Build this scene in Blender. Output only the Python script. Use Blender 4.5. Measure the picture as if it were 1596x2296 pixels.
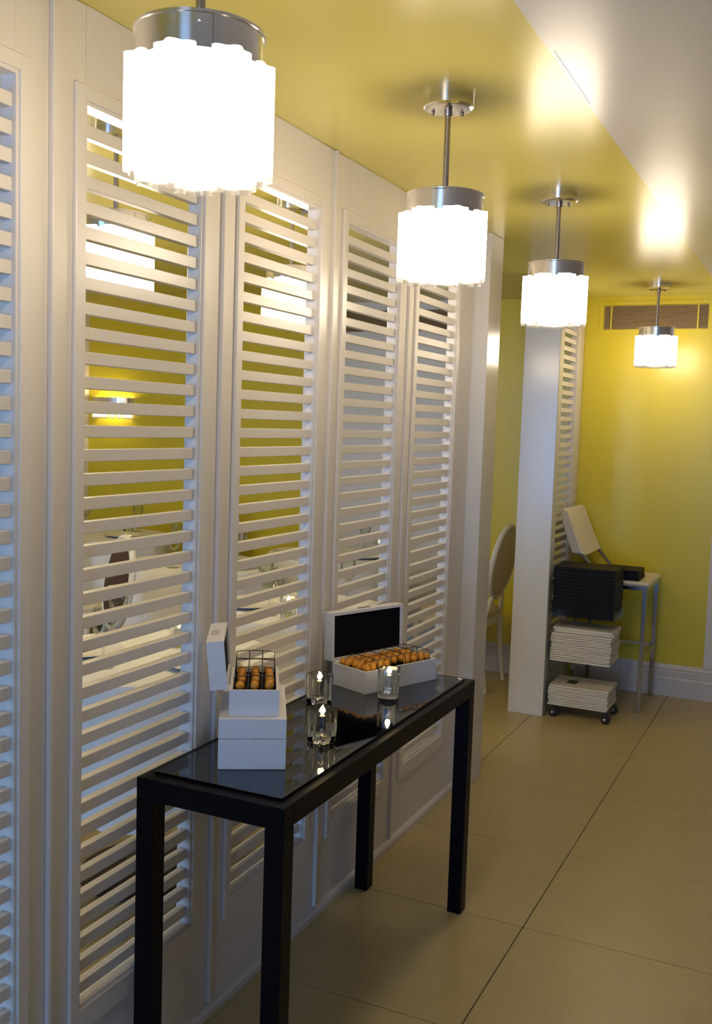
import bpy, math, random
from mathutils import Vector, Matrix
random.seed(7)
scene = bpy.context.scene
for o in list(bpy.data.objects):
    bpy.data.objects.remove(o, do_unlink=True)
COL = scene.collection
PI = math.pi

# ------------------------------------------------------------------ camera
YAW, PIT, ROL, FPX = -0.439083, -0.0884258, 0.0329478, 2235.98
CAM = Vector((1.314, 0.0, 1.56))
fw = Vector((math.sin(YAW)*math.cos(PIT), math.cos(YAW)*math.cos(PIT), math.sin(PIT)))
rt = Vector((math.cos(YAW), -math.sin(YAW), 0)); up = rt.cross(fw)
cr, sr = math.cos(ROL), math.sin(ROL)
r2 = cr*rt + sr*up; u2 = -sr*rt + cr*up
cam_d = bpy.data.cameras.new('camera'); cam = bpy.data.objects.new('camera', cam_d); COL.objects.link(cam)
cam_d.sensor_fit = 'VERTICAL'; cam_d.sensor_height = 36.0; cam_d.lens = FPX/2296*36.0
cam_d.clip_start = 0.05
cam.matrix_world = Matrix(((r2.x, u2.x, -fw.x, CAM.x), (r2.y, u2.y, -fw.y, CAM.y), (r2.z, u2.z, -fw.z, CAM.z), (0, 0, 0, 1)))
scene.camera = cam

# ------------------------------------------------------------------ world, daylight, exposure
world = bpy.data.worlds.new('world'); scene.world = world; world.use_nodes = True
bg = world.node_tree.nodes['Background']
bg.inputs[0].default_value = (0.55, 0.72, 1.0, 1); bg.inputs[1].default_value = 1.0
vs = scene.view_settings
vs.view_transform = 'Standard'; vs.look = 'None'; vs.gamma = 1.0; vs.use_curve_mapping = False
vs.exposure = 0.0
LAMP = 22.0          # radiance of the lit pendant glass
DAY = 115.0           # watts of each daylight window
def area(name, loc, rot, sx, sy, watts, colr):
    d = bpy.data.lights.new(name, 'AREA'); d.shape = 'RECTANGLE'; d.size = sx; d.size_y = sy
    d.energy = watts; d.color = colr
    o = bpy.data.objects.new(name, d); COL.objects.link(o); o.location = loc; o.rotation_euler = rot
    return o
Y_BACK = -4.5
# daylight entering the two windows of the wall behind the viewer (light travels towards +y)
area('daylight_corridor', (1.35, Y_BACK-0.10, 1.25), (PI/2, 0, 0), 1.6, 2.0, DAY, (0.25, 0.49, 1.0))
area('daylight_dining', (-1.6, Y_BACK-0.10, 1.25), (PI/2, 0, 0), 2.2, 2.0, DAY*1.5, (0.25, 0.49, 1.0))

# ------------------------------------------------------------------ materials
def mat(name, base, rough=0.5, metal=0.0, spec=0.5, var=0.0, vscale=6.0, bump=0.0, bscale=40.0, coat=0.0, sheen=0.0):
    m = bpy.data.materials.new(name); m.use_nodes = True
    nt = m.node_tree; b = nt.nodes['Principled BSDF']
    b.inputs['Base Color'].default_value = (*base, 1); b.inputs['Roughness'].default_value = rough
    b.inputs['Metallic'].default_value = metal; b.inputs['Specular IOR Level'].default_value = spec
    b.inputs['Coat Weight'].default_value = coat
    if sheen: b.inputs['Sheen Weight'].default_value = sheen
    if var or bump:
        tc = nt.nodes.new('ShaderNodeTexCoord')
    if var:
        n = nt.nodes.new('ShaderNodeTexNoise'); n.inputs['Scale'].default_value = vscale; n.inputs['Detail'].default_value = 5
        nt.links.new(tc.outputs['Object'], n.inputs['Vector'])
        mx = nt.nodes.new('ShaderNodeMix'); mx.data_type = 'RGBA'
        mx.inputs[6].default_value = (*[c*(1-var) for c in base], 1)
        mx.inputs[7].default_value = (*[min(1, c*(1+var)) for c in base], 1)
        nt.links.new(n.outputs['Fac'], mx.inputs[0]); nt.links.new(mx.outputs[2], b.inputs['Base Color'])
    if bump:
        n2 = nt.nodes.new('ShaderNodeTexNoise'); n2.inputs['Scale'].default_value = bscale; n2.inputs['Detail'].default_value = 4
        nt.links.new(tc.outputs['Object'], n2.inputs['Vector'])
        bp = nt.nodes.new('ShaderNodeBump'); bp.inputs['Strength'].default_value = bump; bp.inputs['Distance'].default_value = 0.002
        nt.links.new(n2.outputs['Fac'], bp.inputs['Height']); nt.links.new(bp.outputs['Normal'], b.inputs['Normal'])
    return m
def glass_mat(name, tint=(1, 1, 1), rough=0.0, ior=1.45):
    m = bpy.data.materials.new(name); m.use_nodes = True
    b = m.node_tree.nodes['Principled BSDF']
    b.inputs['Base Color'].default_value = (*tint, 1); b.inputs['Roughness'].default_value = rough
    b.inputs['Transmission Weight'].default_value = 1.0; b.inputs['IOR'].default_value = ior
    return m
def clear_mat(name, tint=(1, 1, 1), gloss=0.12):
    m = bpy.data.materials.new(name); m.use_nodes = True; nt = m.node_tree
    for n in list(nt.nodes): nt.nodes.remove(n)
    out = nt.nodes.new('ShaderNodeOutputMaterial'); mx = nt.nodes.new('ShaderNodeMixShader')
    t = nt.nodes.new('ShaderNodeBsdfTransparent'); t.inputs[0].default_value = (*tint, 1)
    g = nt.nodes.new('ShaderNodeBsdfGlossy'); g.inputs['Roughness'].default_value = 0.03
    fr = nt.nodes.new('ShaderNodeFresnel'); fr.inputs[0].default_value = 1.45
    ml = nt.nodes.new('ShaderNodeMath'); ml.operation = 'MULTIPLY'; ml.inputs[1].default_value = gloss*4
    nt.links.new(fr.outputs[0], ml.inputs[0]); nt.links.new(ml.outputs[0], mx.inputs[0]); nt.links.new(t.outputs[0], mx.inputs[1]); nt.links.new(g.outputs[0], mx.inputs[2])
    nt.links.new(mx.outputs[0], out.inputs[0])
    return m
def emit_mat(name, colr, strength):
    m = bpy.data.materials.new(name); m.use_nodes = True; nt = m.node_tree
    for n in list(nt.nodes): nt.nodes.remove(n)
    out = nt.nodes.new('ShaderNodeOutputMaterial'); e = nt.nodes.new('ShaderNodeEmission')
    e.inputs[0].default_value = (*colr, 1); e.inputs[1].default_value = strength
    nt.links.new(e.outputs[0], out.inputs[0]); return m
def lit_tube_mat(name, colr, strength, z0, z1):
    """lit crystal tube: glowing glass whose open lower lip (z0..z1, tube-local) stays clear"""
    m = bpy.data.materials.new(name); m.use_nodes = True; nt = m.node_tree
    for n in list(nt.nodes): nt.nodes.remove(n)
    out = nt.nodes.new('ShaderNodeOutputMaterial'); e = nt.nodes.new('ShaderNodeEmission')
    e.inputs[0].default_value = (*colr, 1); e.inputs[1].default_value = strength
    t = nt.nodes.new('ShaderNodeBsdfTransparent'); g = nt.nodes.new('ShaderNodeBsdfGlossy'); g.inputs['Roughness'].default_value = 0.05
    e2 = nt.nodes.new('ShaderNodeEmission'); e2.inputs[0].default_value = (*colr, 1); e2.inputs[1].default_value = 0.35
    lw = nt.nodes.new('ShaderNodeLayerWeight'); lw.inputs[0].default_value = 0.35
    mg = nt.nodes.new('ShaderNodeMixShader'); ad = nt.nodes.new('ShaderNodeMixShader'); ad.inputs[0].default_value = 0.45
    nt.links.new(lw.outputs['Facing'], mg.inputs[0]); nt.links.new(t.outputs[0], mg.inputs[1]); nt.links.new(g.outputs[0], mg.inputs[2])
    nt.links.new(mg.outputs[0], ad.inputs[1]); nt.links.new(e2.outputs[0], ad.inputs[2])
    tc = nt.nodes.new('ShaderNodeTexCoord'); sp = nt.nodes.new('ShaderNodeSeparateXYZ'); mr = nt.nodes.new('ShaderNodeMapRange')
    mr.inputs[1].default_value = z0; mr.inputs[2].default_value = z1
    nt.links.new(tc.outputs['Object'], sp.inputs[0]); nt.links.new(sp.outputs[2], mr.inputs[0])
    mx = nt.nodes.new('ShaderNodeMixShader')
    nt.links.new(mr.outputs[0], mx.inputs[0]); nt.links.new(ad.outputs[0], mx.inputs[1]); nt.links.new(e.outputs[0], mx.inputs[2])
    nt.links.new(mx.outputs[0], out.inputs[0]); return m

M = {}
M['yellow_ceiling'] = mat('yellow_ceiling_paint', (0.62, 0.54, 0.14), 0.265, spec=0.22, var=0.05, vscale=3, bump=0.05, bscale=60)
M['yellow'] = mat('yellow_wall_paint', (0.66, 0.54, 0.030), 0.28, var=0.05, vscale=2.5, bump=0.05, bscale=60)
M['white_ceiling'] = mat('white_ceiling_paint', (0.62, 0.61, 0.62), 0.265, spec=0.24, var=0.03, vscale=3, bump=0.06, bscale=50)
M['panel'] = mat('white_gloss_paint', (0.65, 0.605, 0.55), 0.30, var=0.03, vscale=5)
M['post'] = mat('white_post_paint', (0.62, 0.60, 0.57), 0.18, var=0.03, vscale=4)
M['pale_wall'] = mat('pale_grey_paint', (0.66, 0.67, 0.68), 0.45, var=0.03)
M['white_wall'] = mat('white_wall_paint', (0.70, 0.66, 0.60), 0.5, var=0.03)
M['dark_wall'] = mat('greige_wall_paint', (0.46, 0.43, 0.41), 0.6, var=0.04)
M['base'] = mat('baseboard_paint', (0.60, 0.56, 0.52), 0.35, var=0.05)
M['tile'] = mat('stone_tile', (0.43, 0.345, 0.165), 0.36, var=0.10, vscale=7, bump=0.06, bscale=90)
M['grout'] = mat('dark_grout', (0.07, 0.055, 0.04), 0.9)
M['chrome'] = mat('chrome', (0.86, 0.84, 0.83), 0.16, metal=1.0)
M['dark_chrome'] = mat('dark_chrome', (0.42, 0.43, 0.44), 0.12, metal=1.0)
M['rod'] = mat('brushed_rod', (0.42, 0.37, 0.32), 0.28, metal=1.0)
M['black_wood'] = mat('black_lacquered_wood', (0.004, 0.003, 0.005), 0.40, spec=0.12, var=0.2, vscale=12)
M['black_board'] = mat('black_gloss_board', (0.004, 0.004, 0.007), 0.06, spec=0.2)
M['top_glass'] = glass_mat('smoked_top_glass', (0.45, 0.50, 0.58), 0.0, 1.38)
M['glass'] = clear_mat('clear_glass', (0.93, 0.95, 0.92))
M['acrylic'] = clear_mat('clear_acrylic', (0.97, 0.98, 0.97), 0.06)
M['pane'] = clear_mat('window_glass', (0.95, 0.98, 1.0))
M['votive'] = glass_mat('votive_glass', (0.97, 0.98, 0.95))
M['wax'] = mat('candle_wax', (0.35, 0.30, 0.22), 0.45)
M['flame'] = emit_mat('candle_flame', (1.0, 0.72, 0.36), 30.0)
M['box'] = mat('white_box_board', (0.66, 0.66, 0.68), 0.5, var=0.02)
M['box_lining'] = mat('black_box_lining', (0.005, 0.004, 0.007), 0.8, spec=0.1)
M['kumquat'] = mat('orange_peel', (0.62, 0.25, 0.018), 0.42, var=0.25, vscale=30, bump=0.2, bscale=200)
M['wire'] = mat('black_wire', (0.02, 0.014, 0.012), 0.45)
M['label'] = mat('printed_sticker', (0.45, 0.43, 0.42), 0.6, var=0.5, vscale=180)
M['menu_white'] = mat('white_menu_board', (0.68, 0.64, 0.56), 0.6, var=0.06, vscale=40)
M['menu_dark'] = mat('black_menu_cover', (0.005, 0.0045, 0.006), 0.55, spec=0.2)
M['emblem'] = mat('dark_print', (0.06, 0.045, 0.04), 0.6)
M['rubber'] = mat('black_rubber', (0.015, 0.015, 0.015), 0.5)
M['vinyl'] = mat('white_vinyl', (0.70, 0.63, 0.50), 0.40, var=0.03)
M['chair_white'] = mat('white_chair_paint', (0.74, 0.70, 0.62), 0.4, var=0.03)
M['chair_pad'] = mat('cream_upholstery', (0.66, 0.58, 0.42), 0.8, var=0.06, vscale=30)
M['chair_brown'] = mat('dark_brown_upholstery', (0.055, 0.022, 0.014), 0.7, var=0.1)
M['cloth'] = mat('white_tablecloth', (0.80, 0.80, 0.80), 0.85, var=0.02)
M['dark_wood'] = mat('dark_walnut', (0.04, 0.022, 0.014), 0.45, var=0.2)
M['plate'] = mat('white_china', (0.80, 0.79, 0.76), 0.15)
M['vent_dark'] = mat('vent_blades', (0.46, 0.34, 0.17), 0.6)
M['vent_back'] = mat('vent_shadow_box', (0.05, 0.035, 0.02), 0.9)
M['tube'] = lit_tube_mat('lit_crystal_tube', (1.0, 0.84, 0.63), LAMP, 0.008, 0.034)
M['tube_dim'] = lit_tube_mat('sconce_crystal_tube', (1.0, 0.80, 0.55), 2.2, 0.006, 0.030)
M['bulb'] = emit_mat('sconce_bulb', (1.0, 0.78, 0.45), 120.0)

# ------------------------------------------------------------------ mesh helpers
class MB:
    def __init__(s): s.v = []; s.f = []; s.sm = []
    def add(s, vs, fs, smooth=False):
        o = len(s.v); s.v += [tuple(p) for p in vs]
        for f in fs: s.f.append(tuple(i+o for i in f)); s.sm.append(smooth)
        return s
    def box(s, x0, x1, y0, y1, z0, z1, bev=0.0):
        if bev <= 0:
            v = [(x, y, z) for z in (z0, z1) for y in (y0, y1) for x in (x0, x1)]
            return s.add(v, [(0, 2, 3, 1), (4, 5, 7, 6), (0, 1, 5, 4), (2, 6, 7, 3), (0, 4, 6, 2), (1, 3, 7, 5)])
        b = bev; v = []; idx = {}
        def P(p):
            k = (round(p[0], 6), round(p[1], 6), round(p[2], 6))
            if k not in idx: idx[k] = len(v); v.append(p)
            return idx[k]
        X = (x0, x1); Y = (y0, y1); Z = (z0, z1); f = []
        def c(i, j, k, ax):
            p = [X[i] + (b if i == 0 else -b), Y[j] + (b if j == 0 else -b), Z[k] + (b if k == 0 else -b)]
            p[ax] = (X[i], Y[j], Z[k])[ax]
            return P(tuple(p))
        for k in (0, 1):
            f.append(tuple(c(i, j, k, 2) for i, j in ((0, 0), (1, 0), (1, 1), (0, 1))))
            f.append(tuple(c(i, k, j, 1) for i, j in ((0, 0), (1, 0), (1, 1), (0, 1))))
            f.append(tuple(c(k, i, j, 0) for i, j in ((0, 0), (1, 0), (1, 1), (0, 1))))
        for i in (0, 1):
            for j in (0, 1):
                f.append((c(i, j, 0, 0), c(i, j, 1, 0), c(i, j, 1, 1), c(i, j, 0, 1)))
                f.append((c(i, 0, j, 0), c(i, 1, j, 0), c(i, 1, j, 2), c(i, 0, j, 2)))
                f.append((c(0, i, j, 1), c(1, i, j, 1), c(1, i, j, 2), c(0, i, j, 2)))
                for k in (0, 1): f.append((c(i, j, k, 0), c(i, j, k, 1), c(i, j, k, 2)))
        return s.add(v, f)
    def lathe(s, prof, seg=24, cx=0, cy=0, cz=0, smooth=True, lobes=0, amp=0.0, cap0=False, cap1=False):
        v = []; f = []; n = len(prof)
        for (r, z) in prof:
            for k in range(seg):
                a = 2*PI*k/seg; rr = r*(1+amp*math.cos(lobes*a)) if lobes else r
                v.append((cx+rr*math.cos(a), cy+rr*math.sin(a), cz+z))
        for i in range(n-1):
            for k in range(seg):
                k2 = (k+1) % seg
                f.append((i*seg+k, i*seg+k2, (i+1)*seg+k2, (i+1)*seg+k))
        s.add(v, f, smooth)
        if cap0: s.add([v[k] for k in range(seg)], [tuple(reversed(range(seg)))])
        if cap1: s.add([v[(n-1)*seg+k] for k in range(seg)], [tuple(range(seg))])
        return s
    def tube(s, pts, r, seg=8, closed=False, smooth=True):
        pts = [Vector(p) for p in pts]; n = len(pts); v = []; f = []
        rs = r if isinstance(r, (list, tuple)) else [r]*n
        prev = None
        for i in range(n):
            if closed: t = (pts[(i+1) % n]-pts[i-1])
            else: t = pts[min(i+1, n-1)]-pts[max(i-1, 0)]
            t.normalize()
            if prev is None:
                a = Vector((0, 0, 1)) if abs(t.z) < 0.9 else Vector((1, 0, 0))
                nrm = t.cross(a).normalized()
            else:
                nrm = (prev - t*prev.dot(t)).normalized()
            prev = nrm; bn = t.cross(nrm)
            for k in range(seg):
                a = 2*PI*k/seg
                v.append(pts[i] + rs[i]*(math.cos(a)*nrm+math.sin(a)*bn))
        m = n if closed else n-1
        for i in range(m):
            for k in range(seg):
                k2 = (k+1) % seg; j = (i+1) % n
                f.append((i*seg+k, i*seg+k2, j*seg+k2, j*seg+k))
        s.add(v, f, smooth)
        if not closed:
            s.add([v[k] for k in range(seg)], [tuple(reversed(range(seg)))])
            s.add([v[(n-1)*seg+k] for k in range(seg)], [tuple(range(seg))])
        return s
    def sphere(s, c, rx, ry, rz, nu=12, nv=8):
        v = []; f = []
        for i in range(nv+1):
            t = PI*i/nv
            for k in range(nu):
                a = 2*PI*k/nu
                v.append((c[0]+rx*math.sin(t)*math.cos(a), c[1]+ry*math.sin(t)*math.sin(a), c[2]+rz*math.cos(t)))
        for i in range(nv):
            for k in range(nu):
                k2 = (k+1) % nu
                f.append((i*nu+k, (i+1)*nu+k, (i+1)*nu+k2, i*nu+k2))
        return s.add(v, f, True)
    def extrude(s, poly, axis, a0, a1, smooth=False):
        """poly: 2D outline in the two other axes (cyclic order), extruded from a0 to a1 along axis"""
        n = len(poly)
        def P(p, a):
            q = list(p); q.insert(axis, a); return tuple(q)
        v = [P(p, a0) for p in poly]+[P(p, a1) for p in poly]
        f = [tuple(range(n)), tuple(reversed(range(n, 2*n)))]
        f += [(i, i+n, (i+1) % n+n, (i+1) % n) for i in range(n)]
        return s.add(v, f, smooth)
    def mesh(s, name):
        me = bpy.data.meshes.new(name); me.from_pydata(s.v, [], s.f); me.update()
        import bmesh
        bm = bmesh.new(); bm.from_mesh(me)
        bmesh.ops.remove_doubles(bm, verts=bm.verts, dist=1e-6)
        bmesh.ops.recalc_face_normals(bm, faces=bm.faces)
        bm.to_mesh(me); bm.free()
        if any(s.sm):
            me.polygons.foreach_set('use_smooth', [True]*len(me.polygons))
            try: me.set_sharp_from_angle(angle=math.radians(40))
            except Exception: pass
        return me
def obj(name, mb, m, parent=None, loc=(0, 0, 0), rot=(0, 0, 0)):
    me = mb.mesh(name) if isinstance(mb, MB) else mb
    o = bpy.data.objects.new(name, me); COL.objects.link(o)
    if m is not None and not me.materials: me.materials.append(M[m])
    o.location = loc; o.rotation_euler = rot
    if parent: o.parent = parent
    return o
def tag(o, label, cat, group=None):
    o['label'] = label; o['category'] = cat
    if group: o['group'] = group
    return o
def thing(name, label, cat, loc=(0, 0, 0), rz=0, group=None):
    o = bpy.data.objects.new(name, None); COL.objects.link(o)
    o.empty_display_size = 0.05; o.location = loc; o.rotation_euler = (0, 0, rz)
    return tag(o, label, cat, group)
def struct(name, mb, m, label, parent=None):
    o = obj(name, mb, m, parent); o['kind'] = 'structure'; o['label'] = label; return o
def dup(root, loc, rz, label, group=None):
    r = root.copy(); COL.objects.link(r); r.location = loc; r.rotation_euler = (0, 0, rz); r['label'] = label
    if group: r['group'] = group
    for ch in list(root.children):
        c = ch.copy(); COL.objects.link(c); c.parent = r
        for g in list(ch.children):
            d = g.copy(); COL.objects.link(d); d.parent = c
    return r

# ------------------------------------------------------------------ room shell
XL, XR, YF, ZC = -3.87, 3.2, 6.12, 2.365
fl = struct('floor', MB().box(XL-.1, XR+.1, Y_BACK-.1, YF+.1, -0.12, -0.004), 'grout', 'beige square stone tile floor with thin dark joints')
TS = 0.608
tile_me = None
for i in range(-8, 6):
    for j in range(-12, 7):
        x0 = 0.547+TS*i; y0 = 2.967+TS*j-TS
        xa, xb, ya, yb = max(x0, XL), min(x0+TS, XR), max(y0, Y_BACK), min(y0+TS, YF)
        if xb-xa < 0.02 or yb-ya < 0.02: continue
        g = 0.0014
        if abs(xb-xa-TS) < 1e-6 and abs(yb-ya-TS) < 1e-6:
            if tile_me is None: tile_me = MB().box(g, TS-g, g, TS-g, -0.02, 0, 0.0012).mesh('tile')
            obj('tile', tile_me, 'tile', fl, (x0, y0, 0))
        else:
            obj('tile', MB().box(xa-x0+g, xb-x0-g, ya-y0+g, yb-y0-g, -0.02, 0, 0.0012), 'tile', fl, (x0, y0, 0))
struct('ceiling', MB().box(XL-.1, 0.720, Y_BACK-.1, YF+.1, ZC, ZC+.1), 'yellow_ceiling', 'glossy yellow painted ceiling over the pendant lamps')
cw = struct('ceiling', MB().box(0.720, XR+.1, Y_BACK-.1, YF+.1, ZC-.0005, ZC+.1), 'white_ceiling', 'glossy off-white painted ceiling beside the yellow one')
ck = MB()
cp = [(0.7300-0.0003*k+random.uniform(-.0012, .0012), 2.16+k*0.034, ZC-.0006) for k in range(12)]
ck.tube(cp, 0.0005, 4)
obj('paint_crack', ck, 'vent_back', cw)
struct('wall_left', MB().box(XL-.1, XL, Y_BACK, YF, 0, ZC), 'white_wall', 'off-white side wall at the far left of the dining room')
struct('wall_right', MB().box(XR, XR+.1, Y_BACK, YF, 0, ZC), 'dark_wall', 'greige wall on the right of the corridor')
struct('wall_far', MB().box(XL-.1, XR+.1, YF, YF+.1, 0, ZC), 'yellow', 'glossy yellow end wall with an air vent')
struct('trim_3', MB().box(0.735, XR, YF-.012, YF, 0.19, ZC), 'white_wall', 'white panel at the right edge of the yellow end wall')
struct('trim_4', MB().box(-1.90, -0.74, YF-.02, YF, 0, ZC), 'pale_wall', 'pale grey panel on the end wall behind the shutters')
# wall behind the viewer with two daylight windows
def wall_back():
    m = MB(); ops = ((-2.7, -0.5, 0.25, 2.25), (0.5, 2.2, 0.25, 2.25)); xs = XL
    for (a, b, z0, z1) in ops:
        m.box(xs, a, Y_BACK-.1, Y_BACK, 0, ZC); m.box(a, b, Y_BACK-.1, Y_BACK, 0, z0); m.box(a, b, Y_BACK-.1, Y_BACK, z1, ZC); xs = b
    m.box(xs, XR, Y_BACK-.1, Y_BACK, 0, ZC)
    struct('wall_back', m, 'dark_wall', 'greige wall with tall daylight windows behind the viewer')
    for n, (a, b, z0, z1) in enumerate(ops):
        fr = MB(); t = 0.05
        fr.box(a, a+t, Y_BACK-.07, Y_BACK-.02, z0, z1).box(b-t, b, Y_BACK-.07, Y_BACK-.02, z0, z1)
        fr.box(a+t, b-t, Y_BACK-.07, Y_BACK-.02, z0, z0+t).box(a+t, b-t, Y_BACK-.07, Y_BACK-.02, z1-t, z1)
        k = max(1, round((b-a)/0.55))
        for q in range(1, k):
            x = a+(b-a)*q/k; fr.box(x-.02, x+.02, Y_BACK-.065, Y_BACK-.025, z0+t, z1-t)
        w = struct('window_%d' % (n+1), fr, 'panel', 'tall white framed daylight window behind the viewer')
        for q in range(k):
            x0 = a+(b-a)*q/k+(t if q == 0 else .02); x1 = a+(b-a)*(q+1)/k-(t if q == k-1 else .02)
            obj('pane', MB().box(x0, x1, Y_BACK-.048, Y_BACK-.044, z0+t, z1-t), 'pane', w)
wall_back()
# moulded baseboards
def base_profile(y, sgn):
    return [(y, 0), (y+sgn*.026, 0), (y+sgn*.026, .105), (y+sgn*.020, .112), (y+sgn*.020, .150), (y+sgn*.014, .158), (y+sgn*.017, .166), (y+sgn*.012, .178), (y+sgn*.005, .190), (y, .190)]
struct('baseboard_far', MB().extrude(base_profile(YF, -1), 0, -0.03, XR), 'base', 'white moulded baseboard along the yellow end wall')
struct('baseboard_dining', MB().extrude(base_profile(YF, -1), 0, XL, -1.90).extrude(base_profile(YF, -1), 0, -0.74, -0.16), 'base', 'white moulded baseboard along the dining side of the end wall')

# ------------------------------------------------------------------ louvred partition
PX0, PX1, PXM = -0.100, -0.065, -0.055     # back, front and raised moulding planes
P0, PITCH, OPW = 1.013, 0.598, 0.405        # first opening, panel spacing, opening width
Z0, Z1 = 0.293, 2.172
SL = 0.0501
slat_cache = {}
def louvre_panel(o0, ow, s0, s1, label):
    """opening o0..o0+ow inside a board s0..s1 (all along y)"""
    t = thing('louvered_shutter_panel', label, 'shutter panel', (0, s0, 0), 0, 'louvered shutter panels of the partition')
    w = s1-s0; a = o0-s0; b = a+ow; g = 0.005
    obj('stile', MB().box(PX0, PX1, g, a, 0.004, ZC-.001, .0015), 'panel', t)
    obj('stile', MB().box(PX0, PX1, b, w-.0065, 0.004, ZC-.001, .0015), 'panel', t)
    obj('top_rail', MB().box(PX0, PX1, a, b, Z1, ZC-.001), 'panel', t)
    obj('bottom_rail', MB().box(PX0, PX1, a, b, 0.004, Z0), 'panel', t)
    obj('cover_strip', MB().box(PX0, PX1+.011, -.006, g, 0.032, ZC-.001, .0012), 'panel', t)
    e = 0.036; q = 0.007; zb = 0.06; h = PXM; h2 = PX1+.004
    m = MB()
    m.box(PX1, h, a-e, a-q, Z0-zb, Z1+e, .0015).box(PX1, h, b+q, b+e, Z0-zb, Z1+e, .0015)
    m.box(PX1, h, a-q, b+q, Z1+q, Z1+e, .0015).box(PX1, h, a-q, b+q, Z0-zb, Z0-q, .0015)
    m.box(PX1, h2, a-q, a, Z0-q, Z1+q).box(PX1, h2, b, b+q, Z0-q, Z1+q).box(PX1, h2, a, b, Z1, Z1+q).box(PX1, h2, a, b, Z0-q, Z0)
    obj('moulding', m, 'panel', t)
    key = round(ow, 4)
    if key not in slat_cache:
        slat_cache[key] = MB().box(-.0090, .0115, 0, ow, 0, 0.0258, .0012).mesh('slat')
    z = SLAT_TOP-.0258
    while z > Z0+.004:
        if z+.0258 < Z1-.002: obj('slat', slat_cache[key], 'panel', t, (-.0815, a, z))
        z -= SL
    return t
SLAT_TOP = 1.6885+SL*9
names = ['white louvered shutter panel cut off by the left edge of the photo',
         'white louvered shutter panel just left of the near black table legs',
         'white louvered shutter panel right behind the stacked white boxes',
         'white louvered shutter panel behind the big open box of orange fruit',
         'narrow-looking white louvered shutter panel beside the smooth post, last before the opening']
for k in range(-2, 5):
    o0 = P0+PITCH*k; s0 = o0-0.097; s1 = s0+PITCH
    if k == 4: continue
    lab = names[k] if k >= 0 else names[0]
    if k < 0: continue
    louvre_panel(o0, OPW, s0, s1, lab)
# panel index: k=0 is cut by the frame; the fifth panel ends at the post
louvre_panel(P0+PITCH*4, OPW, P0+PITCH*4-.097, 4.03, names[4])
struct('wall_partition', MB().box(PX0, PX1, Y_BACK, P0-.098, 0, ZC), 'panel', 'white partition boarding running back past the viewer')
# note: opening 4 sits next to the post
struct('baseboard_partition', MB().extrude([(PXM+.004-.016, 0), (PXM+.006, 0), (PXM+.006, .018), (PXM+.001, .027), (PX1, .030), (PX1, 0)], 1, Y_BACK, 4.03), 'base', 'thin rounded base strip along the louvered partition')
struct('trim_1', MB().box(-0.16, 0.0, 4.03, 4.20, 0, ZC, .002), 'post', 'smooth glossy white end post of the louvered partition')
struct('trim_2', MB().box(-0.195, 0.0, 5.272, 5.36, 0, ZC, .002), 'post', 'smooth white square column beyond the opening')
ow2 = 0.40
louvre_panel(5.53, ow2, 5.36, 6.118, 'white louvered shutter panel behind the white column, seen nearly edge-on')

# ------------------------------------------------------------------ pendant lamps
CHROME_Z = {'cap_top': 2.154, 'cap_bot': 2.100}
def tube_mesh(R, L, name):
    return MB().lathe([(R, 0), (R, 0.004), (R, L*.5), (R, L)], 36, lobes=6, amp=0.13).mesh(name)
TUBE = tube_mesh(0.0315, 0.168, 'glass_tube'); TUBE.materials.append(M['tube'])
TUBE_D = tube_mesh(0.018, 0.10, 'glass_tube'); TUBE_D.materials.append(M['tube_dim'])
def make_pendant():
    t = thing('pendant_lamp', '', 'lamp', (0, 0, ZC), 0, 'crystal pendant lamps')
    can = obj('canopy', MB().lathe([(0.0, -.027), (.050, -.027), (.058, -.0255), (.0625, -.022), (.0625, 0)], 40), 'chrome', t)
    for s in (-1, 1):
        obj('screw', MB().sphere((s*.036, -.030*0-.018, -.030), .005, .005, .006, 10, 6), 'rod', can)
    obj('collar', MB().lathe([(0, -.042), (.010, -.042), (.011, -.040), (.011, -.0275), (0, -.0275)], 16), 'rod', t)
    obj('rod', MB().lathe([(.0075, -.232), (.0075, -.040)], 14, cap0=True, cap1=True), 'rod', t)
    zt, zb = 2.131-ZC, 2.081-ZC
    d = obj('drum', MB().lathe([(0, zt+.003), (.094, zt+.003), (.0985, zt+.001), (.0985, zt-.003), (.0955, zt-.004), (.0955, zb), (.0935, zb), (.0935, zt-.006), (0, zt-.006)], 64), 'chrome', t)
    obj('drum_seam', MB().box(-.0006, .0006, -.0962, -.0950, zb+.001, zt-.004), 'rod', d, rot=(0, 0, .35))
    obj('screw', MB().sphere((0, -.0955, zt-.014), .0028, .0028, .0028, 8, 6), 'chrome', d, rot=(0, 0, .15))
    for k in range(7):
        a = 2*PI*k/7
        obj('glass_tube', TUBE, None, t, (.078*math.cos(a), .078*math.sin(a), 1.918-ZC), (0, 0, a))
    return t
pl = ['large crystal pendant lamp nearest the viewer, at the top left of the photo',
      'crystal pendant lamp hanging above the far end of the black table',
      'crystal pendant lamp hanging in front of the white column',
      'small distant crystal pendant lamp in front of the yellow end wall vent',
      'crystal pendant lamp glimpsed behind the shutter left of the black table',
      'crystal pendant lamp glimpsed behind the shutter above the white boxes',
      'added unseen pendant lamp brightening the middle of the dining room, nearer one',
      'added unseen pendant lamp brightening the middle of the dining room, farther one',
      'added unseen pendant lamp brightening the dining room by its left wall, nearer one',
      'added unseen pendant lamp brightening the dining room by its left wall, farther one']
pend = make_pendant()
spots = [(.424, 1.292), (.410, 2.384), (.422, 3.460), (.426, 5.664), (-.572, 2.335), (-.555, 3.335), (-1.83, 2.45), (-1.83, 3.49), (-2.90, 2.45), (-2.90, 3.49)]  # last four pendants are added out of sight to brighten the dining room
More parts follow.
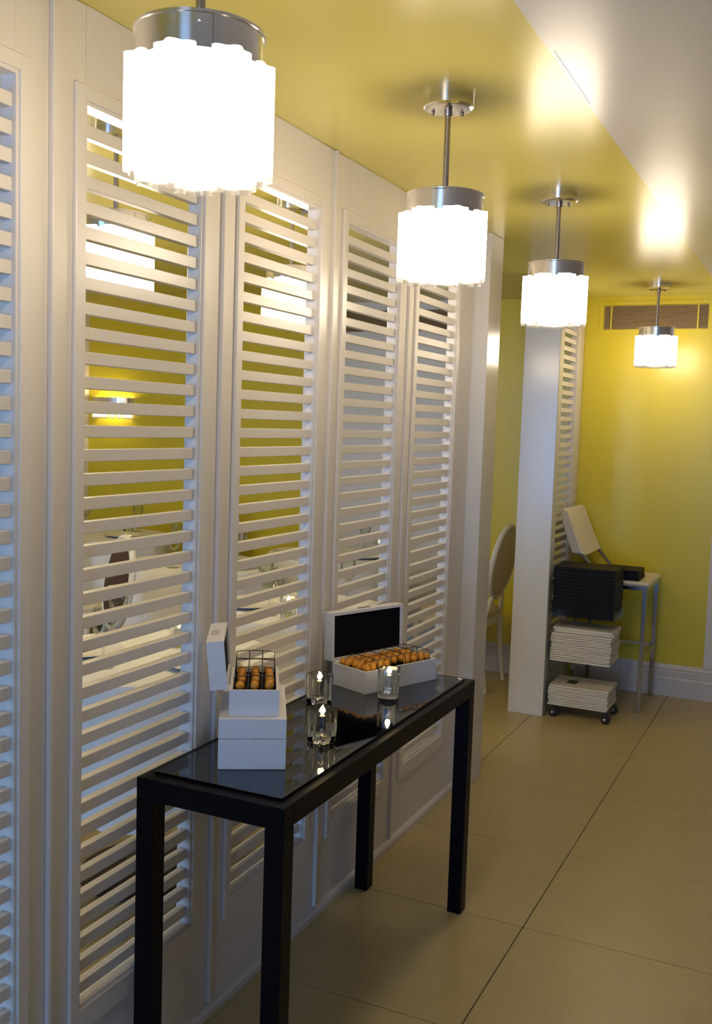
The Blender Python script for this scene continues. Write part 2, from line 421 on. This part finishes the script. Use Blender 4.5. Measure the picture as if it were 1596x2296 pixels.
rots = [.44, .44+PI, .44+PI, .44+PI, .9, 1.3, .2, .5, .8, 1.1]
for i, (x, y) in enumerate(spots):
    if i == 0: pend.location = (x, y, ZC); pend.rotation_euler = (0, 0, rots[0]); pend['label'] = pl[0]
    else: dup(pend, (x, y, ZC), rots[i], pl[i])
# wall sconce on the end wall of the dining room
sc = thing('wall_sconce', 'half-round chrome and crystal wall sconce glowing on the yellow wall behind the shutter', 'wall lamp', (-3.62, YF, 1.64))
band = MB(); n = 24; vs_ = []
for z in (.0, .055):
    for r in (.185, .181):
        for k in range(n+1): a = PI+PI*k/n; vs_.append((r*math.cos(a), r*.62*math.sin(a), z))
N1 = n+1; fs_ = []
for k in range(n):
    fs_ += [(k, k+1, 2*N1+k+1, 2*N1+k), (N1+k, 3*N1+k, 3*N1+k+1, N1+k+1), (k, N1+k, N1+k+1, k+1), (2*N1+k, 2*N1+k+1, 3*N1+k+1, 3*N1+k)]
band.add(vs_, fs_, True); obj('band', band, 'chrome', sc)
obj('backplate', MB().box(-.12, .12, -.012, -.001, -.04, .05), 'chrome', sc)
obj('bulb', MB().sphere((0, -.06, .01), .025, .025, .035), 'bulb', sc)
for k in range(9):
    a = PI+PI*(k+.5)/9
    obj('glass_tube', TUBE_D, None, sc, (.165*math.cos(a), .10*math.sin(a)-.004, -.105))

# ------------------------------------------------------------------ air vents
def vent(label, x0, x1, z0, z1, mcol, yf):
    t = thing('air_vent', label, 'vent', (x0, yf, z0), 0, 'air vents high on the end wall')
    w, h = x1-x0, z1-z0; e = .028
    obj('access_panel', MB().box(-e-.002, w+e, -.004, 0, -e, h+e), mcol, t)
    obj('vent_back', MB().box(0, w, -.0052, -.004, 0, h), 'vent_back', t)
    b = MB(); n = 19
    for k in range(n):
        z = h*(k+.5)/n; b.extrude([(-.006, z-.0022), (-.0145, z-.0008), (-.0145, z+.0012), (-.006, z+.0008)], 0, .001, w-.001)
    bl = obj('blades', b, 'vent_dark', t); bl['kind'] = 'stuff'
    for x in (w*.07, w*.91): obj('mullion', MB().box(x-.004, x+.004, -.016, -.0055, 0, h), mcol, t)
vent('wide brown-bladed air vent high on the yellow wall behind the distant lamp', .048, .638, 2.171, 2.308, 'yellow', YF)
vent('wide brown-bladed air vent on the pale panel seen through the far shutters', -1.74, -0.86, 2.171, 2.308, 'pale_wall', YF-.02)

# ------------------------------------------------------------------ black console table
TX0, TX1, TY0, TY1, TZ = -.030, .347, 1.757, 2.992, .760
tb = thing('console_table', 'black wooden console table with inset smoked glass top against the partition', 'table', (TX0, TY0, 0))
W, L = TX1-TX0, TY1-TY0; lw = .046
for (x, y) in ((0, 0), (W-lw, 0), (0, L-lw), (W-lw, L-lw)):
    obj('leg', MB().box(x, x+lw, y, y+lw, 0, TZ-.0505, .0015), 'black_wood', tb)
fw_ = .040; ah = .050
obj('apron', MB().box(0, W, 0, fw_, TZ-ah, TZ, .0015), 'black_wood', tb)
obj('apron', MB().box(0, W, L-fw_, L, TZ-ah, TZ, .0015), 'black_wood', tb)
obj('apron', MB().box(0, fw_, fw_, L-fw_, TZ-ah, TZ, .0015), 'black_wood', tb)
obj('apron', MB().box(W-fw_, W, fw_, L-fw_, TZ-ah, TZ, .0015), 'black_wood', tb)
obj('top_board', MB().box(fw_-.002, W-fw_+.002, fw_-.002, L-fw_+.002, TZ-.022, TZ-.006), 'black_board', tb)
obj('glass_top', MB().box(.024, W-.024, .034, L-.034, TZ+.0005, TZ+.0065, .001), 'top_glass', tb)
TT = TZ+.0066

# ------------------------------------------------------------------ boxes on the table
def tray(t, W, L, H, lining=.012, th=.007):
    m = MB().box(0, W, 0, th, 0, H).box(0, W, L-th, L, 0, H).box(0, th, th, L-th, 0, H).box(W-th, W, th, L-th, 0, H).box(th, W-th, th, L-th, 0, .006)
    b = obj('tray', m, 'box', t)
    obj('lining', MB().box(th+.0005, W-th-.0005, th+.0005, L-th-.0005, .006, H-lining), 'box_lining', b)
    return b
A1 = math.atan2(.078, .133)
b1 = thing('gift_box', 'closed white lidded box, lowest of the pair at the near end of the table', 'box', (.109, 1.871, TT), A1)
W1, L1 = .154, .300
obj('tray', MB().box(0, W1, 0, L1, 0, .070, .0008), 'box', b1)
obj('lid', MB().box(0, W1, 0, L1, .0712, .118, .0008), 'box', b1)
# open box standing on the closed one
U = Vector((math.cos(A1), math.sin(A1), 0)); V = Vector((-math.sin(A1), math.cos(A1), 0))
o2 = Vector((.109, 1.871, TT+.1182)) + U*.022 + V*.022
b2 = thing('gift_box', 'open white box of orange fruit standing on top of the closed white box', 'box', o2, A1)
W2, L2, H2 = .114, .215, .060
tray(b2, W2, L2, H2, .010)
hing = obj('lid', MB().box(-.040, -.007, 0, L2, 0, .112).box(-.007, 0, 0, .007, 0, .112).box(-.007, 0, L2-.007, L2, 0, .112).box(-.007, 0, .007, L2-.007, 0, .007).box(-.007, 0, .007, L2-.007, .105, .112), 'box', b2, (-.004, 0, H2+.002), (0, -.10, 0))
obj('lining', MB().box(-.0068, -.0058, .0072, L2-.0072, .0072, .1048), 'box_lining', hing)
obj('sticker', MB().box(-.034, -.014, .075, .130, .1121, .1124), 'label', hing)
# big open box at the far end
A3 = math.atan2(-.057, .137); A3 = -math.atan2(.115, .286)
b3 = thing('gift_box', 'large open white box full of orange fruit at the far end of the table', 'box', (-.006, 2.679, TT), A3)
W3, L3, H3 = .148, .306, .066
tray(b3, W3, L3, H3, .010)
l3 = obj('lid', MB().box(-.038, -.007, 0, L3, 0, .148).box(-.007, 0, 0, .009, 0, .148).box(-.007, 0, L3-.009, L3, 0, .148).box(-.007, 0, .009, L3-.009, 0, .009).box(-.007, 0, .009, L3-.009, .139, .148), 'box', b3, (-.003, 0, H3+.002), (0, -.03, 0))
obj('lining', MB().box(-.0068, -.0058, .0092, L3-.0092, .0092, .1388), 'box_lining', l3)
obj('clasp', MB().tube([(-.022, .125+.006*k, .1495+.0008*math.sin(k*1.3)) for k in range(10)], .0016, 6), 'rod', l3)
kum = [MB().sphere((0, 0, 0), .0105, .0105, .0128, 14, 9).mesh('kumquat') for _ in range(1)]
def fruit(root, x, y, z, group, label, s=1.0):
    p = Matrix.Translation(root.location) @ Matrix.Rotation(root.rotation_euler.z, 4, 'Z') @ Vector((x, y, z))
    o = obj('kumquat', kum[0], 'kumquat', None, p, (random.uniform(-.9, .9), random.uniform(-.9, .9), random.uniform(0, 3)))
    o.scale = (s*random.uniform(.92, 1.08),)*3
    tag(o, label, 'fruit', group)
for i in range(3):
    for j in range(5):
        fruit(b2, .024+.033*i+random.uniform(-.002, .002), .026+.036*j+(.004*i), H2-.010+.0135, 'fruit in the small open box', 'small orange kumquat in one of three rows inside the small open box', .98)
for i in range(5):
    for j in range(10):
        if random.random() < .06: continue
        fruit(b3, .024+.025*i+random.uniform(-.003, .003), .024+.0285*j+random.uniform(-.003, .003), H3-.010+.0124+random.uniform(0, .004), 'fruit in the large open box', 'small orange kumquat heaped under the wire rack of the large open box', 1.06)
def wires(root, label, runs, r=.0013):
    t = thing('wire_rack', label, 'rack', root.location, root.rotation_euler.z, 'black wire racks')
    for p in runs: obj('wire', MB().tube(p, r, 6), 'wire', t)
    return t
zz = H2-.009
runs = []
for y, zt in ((.045, .030), (.110, .034), (.165, .040), (.205, .052)):
    runs.append([(.010, y, zz), (.010, y, zz+zt), (.057, y, zz+zt+.003), (.104, y, zz+zt), (.104, y, zz)])
for x in (.042, .074): runs.append([(x, .022, zz), (x, .045, zz+.031), (x, .110, zz+.036), (x, .165, zz+.043), (x, .205, zz+.055)])
runs.append([(.010, .205, zz+.034), (.104, .205, zz+.034)])
wires(b2, 'small black wire rack bridging the fruit in the small open box', runs)
zz = H3-.009; runs = []
for x in (.030, .075, .120):
    runs.append([(x, .020, zz), (x, .028, zz+.030), (x, .150, zz+.033), (x, .288, zz+.036), (x, .296, zz)])
for y in (.060, .120, .180, .240, .288):
    runs.append([(.014, y, zz), (.016, y, zz+.034), (.075, y, zz+.036), (.132, y, zz+.034), (.134, y, zz)])
wires(b3, 'long black wire rack arching over the fruit in the large open box', runs, .0012)

# ------------------------------------------------------------------ votive candles
def rsq(r, h, k=.62, seg=32):
    """rounded-square ring radius profile"""
    out = []
    for q in range(seg):
        a = 2*PI*q/seg; c, s = math.cos(a), math.sin(a)
        d = r/((abs(c)**5+abs(s)**5)**(1/5)); out.append((d*c, d*s))
    return out
def make_votive():
    t = thing('candle_holder', '', 'candle', (0, 0, 0), 0, 'glass candle holders')
    seg = 32; rings = [(.027, 0), (.0295, .003), (.0315, .082), (.0308, .085), (.0285, .084), (.0265, .016), (.0, .015)]
    v = []; f = []
    for (r, z) in rings[:-1]:
        v += [(x, y, z) for x, y in rsq(r, 0)]
    n = len(rings)-1
    for i in range(n-1):
        for k in range(seg): f.append((i*seg+k, i*seg+(k+1) % seg, (i+1)*seg+(k+1) % seg, (i+1)*seg+k))
    f.append(tuple(reversed(range(seg)))); f.append(tuple(range((n-1)*seg, n*seg)))
    obj('glass_holder', MB().add(v, f, True), 'votive', t)
    obj('inner_cup', MB().lathe([(.0, .0165), (.012, .0165), (.019, .024), (.0205, .070), (.0190, .070), (.0178, .025), (.0, .020)], 28), 'votive', t)
    c = obj('wick_float', MB().lathe([(.0, .0615), (.0065, .0615), (.0065, .0630), (.0, .0640)], 20), 'wax', t)
    obj('wick', MB().tube([(0, 0, .0640), (.0005, 0, .070)], .0008, 6), 'wire', c)
    obj('flame', MB().lathe([(0, .0665), (.0045, .068), (.0070, .0715), (.0078, .0755), (.0068, .0805), (.0045, .085), (.0020, .0890), (0, .091)], 16), 'flame', t)
    return t
vo = make_votive()
vspots = [((.230-.012, 2.145+.03, TT), -.4, 'square glass candle holder, nearest of the three on the black table'),
          ((.047+.01, 2.442+.03, TT), -.2, 'square glass candle holder at the back of the black table by the shutters'),
          ((.211-.012, 2.609+.03, TT), .3, 'square glass candle holder in front of the large open box')]
for i, (p, a, lab) in enumerate(vspots):
    if i == 0: vo.location = p; vo.rotation_euler = (0, 0, a); vo['label'] = lab
    else: dup(vo, p, a, lab)

# ------------------------------------------------------------------ trolley with menus
CX0, CX1, CY0, CY1 = -.0 + .006, .356, 5.292, 5.560
ct = thing('acrylic_trolley', 'clear acrylic trolley on castors loaded with menus beside the column', 'trolley', (CX0, CY0, 0))
w, d = CX1-CX0, CY1-CY0
for z in (.066, .312, .560): obj('shelf', MB().box(0, w, 0, d, z-.008, z, .001), 'acrylic', ct)
for z0, z1 in ((.0665, .3035), (.3125, .5515)):
    obj('side_panel', MB().box(0, .007, .004, d-.004, z0, z1), 'acrylic', ct)
    for y in (0, d-.007): obj('corner_post', MB().box(w-.007, w, y, y+.007, z0, z1), 'acrylic', ct)
for x in (0, w-.006): obj('rim', MB().box(x, x+.006, .0, d, .5605, .600, .001), 'acrylic', ct)
obj('rim', MB().box(.007, w-.007, 0, .006, .5605, .600, .001), 'acrylic', ct)
for (x, y) in ((.045, .022), (w-.022, .022), (.045, d-.022), (w-.022, d-.022)):
    c = obj('castor', MB().box(-.010, .010, -.008, .008, .040, .0575).lathe([(.006, .03), (.006, .045)], 10), 'rubber', ct, (x, y, 0))
    obj('wheel', MB().lathe([(0, -.012), (.020, -.012), (.0245, -.007), (.0245, .007), (.020, .012), (0, .012)], 22), 'rubber', c, (0, 0, .0248), (PI/2, 0, .35))
    obj('hub', MB().sphere((0, 0, 0), .009, .009, .009, 12, 8), 'chrome', c, (0-.004, -.011, .0248))
def menus(x0, x1, y0, y1, z0, n, th, m, name, group, lab, toplab, jit=.004):
    me = MB().box(-(x1-x0)/2, (x1-x0)/2, -(y1-y0)/2, (y1-y0)/2, 0, th*(.95 if m == 'menu_dark' else .80), .0005).mesh(name)
    z = z0; out = []
    for k in range(n):
        o = obj(name, me, m, None, ((x0+x1)/2+random.uniform(-jit, jit), (y0+y1)/2+random.uniform(-jit, jit), z), (0, 0, random.uniform(-.012, .012)))
        tag(o, toplab if k == n-1 else lab, 'menu', group); z += th; out.append(o)
    return z, out
zt, o = menus(CX0+.014, CX1-.014, CY0+.012, CY1-.014, .0665, 10, .0112, 'menu_white', 'white_menu', 'white menus on the lower trolley shelf', 'white menu in the stack on the lowest trolley shelf', 'white menu with dark emblem, topmost on the lowest trolley shelf')
obj('emblem', MB().box(-.085, -.030, -.045, .035, .0090, .0093), 'emblem', o[-1])
zt, o = menus(CX0+.014, CX1-.014, CY0+.012, CY1-.014, .3125, 13, .0120, 'menu_white', 'white_menu', 'white menus on the middle trolley shelf', 'white menu in the stack on the middle trolley shelf', 'white menu at the top of the even stack on the middle trolley shelf')
me_w = MB().box(-.150, .170, -.11, .11, 0, .013, .0008).mesh('white_menu')
for k, (dx, rz) in enumerate(((.0, .03), (-.004, -.02))):
    o = obj('white_menu', me_w, 'menu_white', None, ((CX0+CX1)/2+.0+dx, (CY0+CY1)/2+.004, zt+.0135*k), (0, 0, rz))
    tag(o, ('white menu board sticking out under the topmost one on the middle shelf', 'askew white menu board topmost on the middle trolley shelf')[k], 'menu', 'white menus on the middle trolley shelf')
menus(CX0+.010, CX1-.010, CY0+.012, CY1-.010, .5608, 14, .0192, 'menu_dark', 'black_menu', 'black menus on the trolley', 'black menu book in the tall stack on top of the trolley', 'black menu book topmost of the tall stack on the trolley', .003)

# ------------------------------------------------------------------ chrome bar chair
SX0, SX1, SY0, SY1, SZ = .060, .462, 5.630, 6.070, .735
st = thing('bar_chair', 'white vinyl bar chair with curved back and square chrome legs in the corner', 'chair', (SX0, SY0, 0))
w, d = SX1-SX0, SY1-SY0; q = .024
for (x, y) in ((0, 0), (w-q, 0), (0, d-q), (w-q, d-q)): obj('leg', MB().box(x, x+q, y, y+q, 0, SZ-.047, .002), 'dark_chrome', st)
fr = MB().box(0, w, 0, q, SZ-.0465, SZ-.026, .002).box(0, w, d-q, d, SZ-.0465, SZ-.026, .002).box(0, q, q, d-q, SZ-.0465, SZ-.026).box(w-q, w, q, d-q, SZ-.0465, SZ-.026)
obj('seat_frame', fr, 'dark_chrome', st)
obj('foot_rail', MB().box(w-q+.003, w-.003, q, d-q, .30, .318), 'dark_chrome', st)
obj('foot_rail', MB().box(q, w-q, d-q+.003, d-.003, .30, .318), 'dark_chrome', st)
obj('seat', MB().box(.012, w+.012, -.004, d+.004, SZ-.0255, SZ, .010), 'vinyl', st)
# back rails and padded back, leaning towards the partition
def rail(y):
    return [(.13, y, SZ-.030), (.112, y, SZ+.03), (.072, y, SZ+.08), (.022, y, SZ+.135), (-.014, y, SZ+.20), (-.056, y, SZ+.29)]
for y in (.012, d-.012): obj('back_rail', MB().tube(rail(y), .0105, 8), 'dark_chrome', st)
pr = [(.075, .125), (.045, .20), (.012, .30), (-.006, .355), (-.020, .378), (-.040, .378), (-.050, .362), (-.046, .30), (-.020, .20), (.010, .125)]
prof = [(x+.018-.040-.030*(z-.125)/.25, z+SZ) for x, z in pr]
bk = MB(); n = len(prof); ys = [-.010, .0, .012, d-.012, d, d+.010]; ins = [.75, .95, 1, 1, .95, .75]
cxm = sum(p[0] for p in prof)/n; czm = sum(p[1] for p in prof)/n
vv = []; ff = []
for y, s in zip(ys, ins):
    for (x, z) in prof: vv.append((cxm+(x-cxm)*s, y, czm+(z-czm)*(s*.3+.7)))
for i in range(len(ys)-1):
    for k in range(n): ff.append((i*n+k, i*n+(k+1) % n, (i+1)*n+(k+1) % n, (i+1)*n+k))
ff.append(tuple(range(n))); ff.append(tuple(reversed(range((len(ys)-1)*n, len(ys)*n))))
bk.add(vv, ff, True); obj('backrest', bk, 'vinyl', st)
menus(.19, .405, 5.66, 5.86, SZ+.0005, 3, .019, 'menu_dark', 'black_menu', 'black menus on the bar chair', 'black menu book in the short pile on the bar chair seat', 'black menu book topmost of the short pile on the bar chair', .006)

# ------------------------------------------------------------------ dining room behind the partition
def make_chair(brown=False):
    t = thing('dining_chair', '', 'chair', (0, 0, 0), 0, 'oval-back dining chairs')
    pad = 'chair_brown' if brown else 'chair_pad'
    for sx in (-1, 1):
        obj('leg', MB().tube([(sx*.20, .20, 0), (sx*.20, .20, .12), (sx*.20, .20, .40)], [.011, .014, .020], 8), 'chair_white', t)
        obj('leg', MB().tube([(sx*.18, -.24, 0), (sx*.185, -.21, .20), (sx*.19, -.20, .40)], [.012, .015, .020], 8), 'chair_white', t)
        obj('back_post', MB().tube([(sx*.17, -.205, .42), (sx*.12, -.225, .52), (sx*.09, -.235, .58)], [.016, .014, .014], 8), 'chair_white', t)
    v = []
    ring = [(.225*math.copysign(abs(math.cos(a))**.6, math.cos(a)), .225*math.copysign(abs(math.sin(a))**.6, math.sin(a))) for a in [2*PI*k/24 for k in range(24)]]
    obj('seat_frame', MB().extrude(ring, 2, .385, .435), 'chair_white', t)
    sm = MB(); vv = []; ff = []
    for s, z in ((.96, .436), (.98, .455), (.90, .478), (.55, .492)):
        vv += [(x*s, y*s, z) for x, y in ring]
    for i in range(3):
        for k in range(24): ff.append((i*24+k, i*24+(k+1) % 24, (i+1)*24+(k+1) % 24, (i+1)*24+k))
    ff.append(tuple(range(72, 96))); sm.add(vv, ff, True); obj('seat', sm, pad, t)
    tilt = .16
    def bp(a, rx, rz, off=0): z = .765+rz*math.sin(a); return (rx*math.cos(a), -.225-tilt*(z-.55)+off, z)
    ov = obj('back_frame', MB().tube([bp(2*PI*k/36, .215, .215) for k in range(36)], .017, 8, closed=True), 'chair_white', t)
    pm = MB(); vv = []; ff = []
    for s, off in ((.97, -.012), (.80, -.020), (0.01, -.022)):
        vv += [bp(2*PI*k/32, .205*s, .205*s, off) for k in range(32)]
    for s, off in ((.97, .012), (.80, .024), (0.01, .030)):
        vv += [bp(2*PI*k/32, .205*s, .205*s, off) for k in range(32)]
    for base in (0, 96):
        for i in range(2):
            for k in range(32): ff.append((base+i*32+k, base+i*32+(k+1) % 32, base+(i+1)*32+(k+1) % 32, base+(i+1)*32+k))
    for k in range(32): ff.append((k, 96+k, 96+(k+1) % 32, (k+1) % 32))
    pm.add(vv, ff, True); obj('back_pad', pm, pad, t)
    return t
ch = make_chair(); chb = make_chair(True)
cl = [((-.66, 5.74), PI/2, 'cream oval-back dining chair seen in the gap beside the white column'),
      ((-2.20, 5.62), -2.0, 'white oval-back dining chair glimpsed behind the shutter above the white boxes'),
      ((-2.62, 4.62), -1.6, 'white oval-back dining chair on the far side of the middle dining table'),
      ((-3.56, 4.58), -.8, 'white oval-back dining chair at the far left dining table')]
for i, ((x, y), a, lab) in enumerate(cl):
    if i == 0: ch.location = (x, y, 0); ch.rotation_euler = (0, 0, a); ch['label'] = lab
    else: dup(ch, (x, y, 0), a, lab)
chb.location = (-1.86, 3.58, 0); chb.rotation_euler = (0, 0, 2.5); chb['label'] = 'oval-back dining chair with dark brown upholstery behind the left shutter'
def cloth_mesh(R, seed):
    rnd = random.Random(seed); seg = 72; v = []; f = []
    rows = [(0.0, .0), (.5, 0), (.93, 0), (.985, -.004), (1.0, -.016), (1.012, -.10), (1.03, -.26), (1.05, -.44)]
    ph = rnd.uniform(0, 6)
    for i, (r, z) in enumerate(rows):
        for k in range(seg):
            a = 2*PI*k/seg; wv = 0 if z > -.02 else (-z)*.13*math.sin(9*a+ph)+(-z)*.05*math.sin(17*a+ph*2)
            rr = max(R*(r+wv), 0.001 if i == 0 else 0); v.append((rr*math.cos(a), rr*math.sin(a), .762+z))
    for i in range(len(rows)-1):
        for k in range(seg): f.append((i*seg+k, i*seg+(k+1) % seg, (i+1)*seg+(k+1) % seg, (i+1)*seg+k))
    return MB().add(v, f, True)
tabs = [((-.70, 2.72), .42, 'nearest the viewer'), ((-.70, 3.76), .40, 'second from the viewer'),
        ((-1.38, 5.42), .40, 'behind the far shutters'), ((-3.08, 5.34), .44, 'in the far left corner'), ((-1.78, 4.60), .42, 'in mid dining room')]
for i, ((x, y), R, where) in enumerate(tabs):
    t = thing('round_table', 'round dark pedestal table under white cloth '+where, 'table', (x, y, 0), 0, 'round dining tables')
    obj('table_top', MB().lathe([(0, .735), (R-.01, .735), (R-.01, .757), (0, .757)], 40), 'dark_wood', t)
    obj('pedestal', MB().lathe([(.04, .03), (.035, .10), (.035, .68), (.12, .734)], 16), 'dark_wood', t)
    obj('foot', MB().lathe([(0, 0), (.24, 0), (.24, .012), (.05, .035), (0, .035)], 28), 'dark_wood', t)
    c = obj('tablecloth', cloth_mesh(R, i), 'cloth', None, (x, y, 0)); tag(c, 'white cloth hanging over the round table '+where, 'tablecloth', 'white round tablecloths')
gl = None
def glass_at(x, y, lab):
    global gl
    if gl is None:
        gl = MB().lathe([(0, 0), (.034, 0), (.033, .002), (.006, .005), (.0045, .02), (.0045, .085), (.010, .092), (.030, .112), (.038, .145), (.034, .190), (.0325, .190), (.036, .145), (.028, .114), (.008, .095), (0, .0935)], 24).mesh('wine_glass')
    o = obj('wine_glass', gl, 'glass', None, (x, y, .7625)); tag(o, lab, 'glass', 'wine glasses on the dining tables')
pm = MB().lathe([(0, .0), (.07, 0), (.085, .004), (.13, .016), (.131, .018), (.084, .0075), (.07, .004), (0, .004)], 36).mesh('plate')
def plate_at(x, y, lab):
    o = obj('plate', pm, 'plate', None, (x, y, .7625)); tag(o, lab, 'plate', 'white plates on the dining tables')
def vot(x, y, lab): dup(vo, (x, y, .7625), random.uniform(0, 1), lab)
for i, ((x, y), R, where) in enumerate(tabs):
    for k, (dx, dy) in enumerate(((.10, .25), (-.25, .12), (-.02, -.24))): glass_at(x+dx, y+dy, 'clear wine glass %s on the table ' % ('nearest the end wall', 'farthest from shutters', 'nearest the camera')[k]+where)
    for k, (dx, dy) in enumerate(((.22, -.05), (-.2, -.12))): plate_at(x+dx, y+dy, 'round white plate %s on the table ' % ('by the shutters', 'across')[k]+where)
vot(-.63, 3.52, 'glass candle holder on the dining table behind the white boxes, its nearer one')
vot(-.56, 3.62, 'glass candle holder on the dining table behind the white boxes, its farther one')
vot(-1.15, 5.60, 'glass candle holder on the dining table behind the far shutters')
vot(-3.05, 5.58, 'glass candle holder on the far left dining table')
vot(-.70, 2.86, 'glass candle holder on the dining table nearest the viewer')
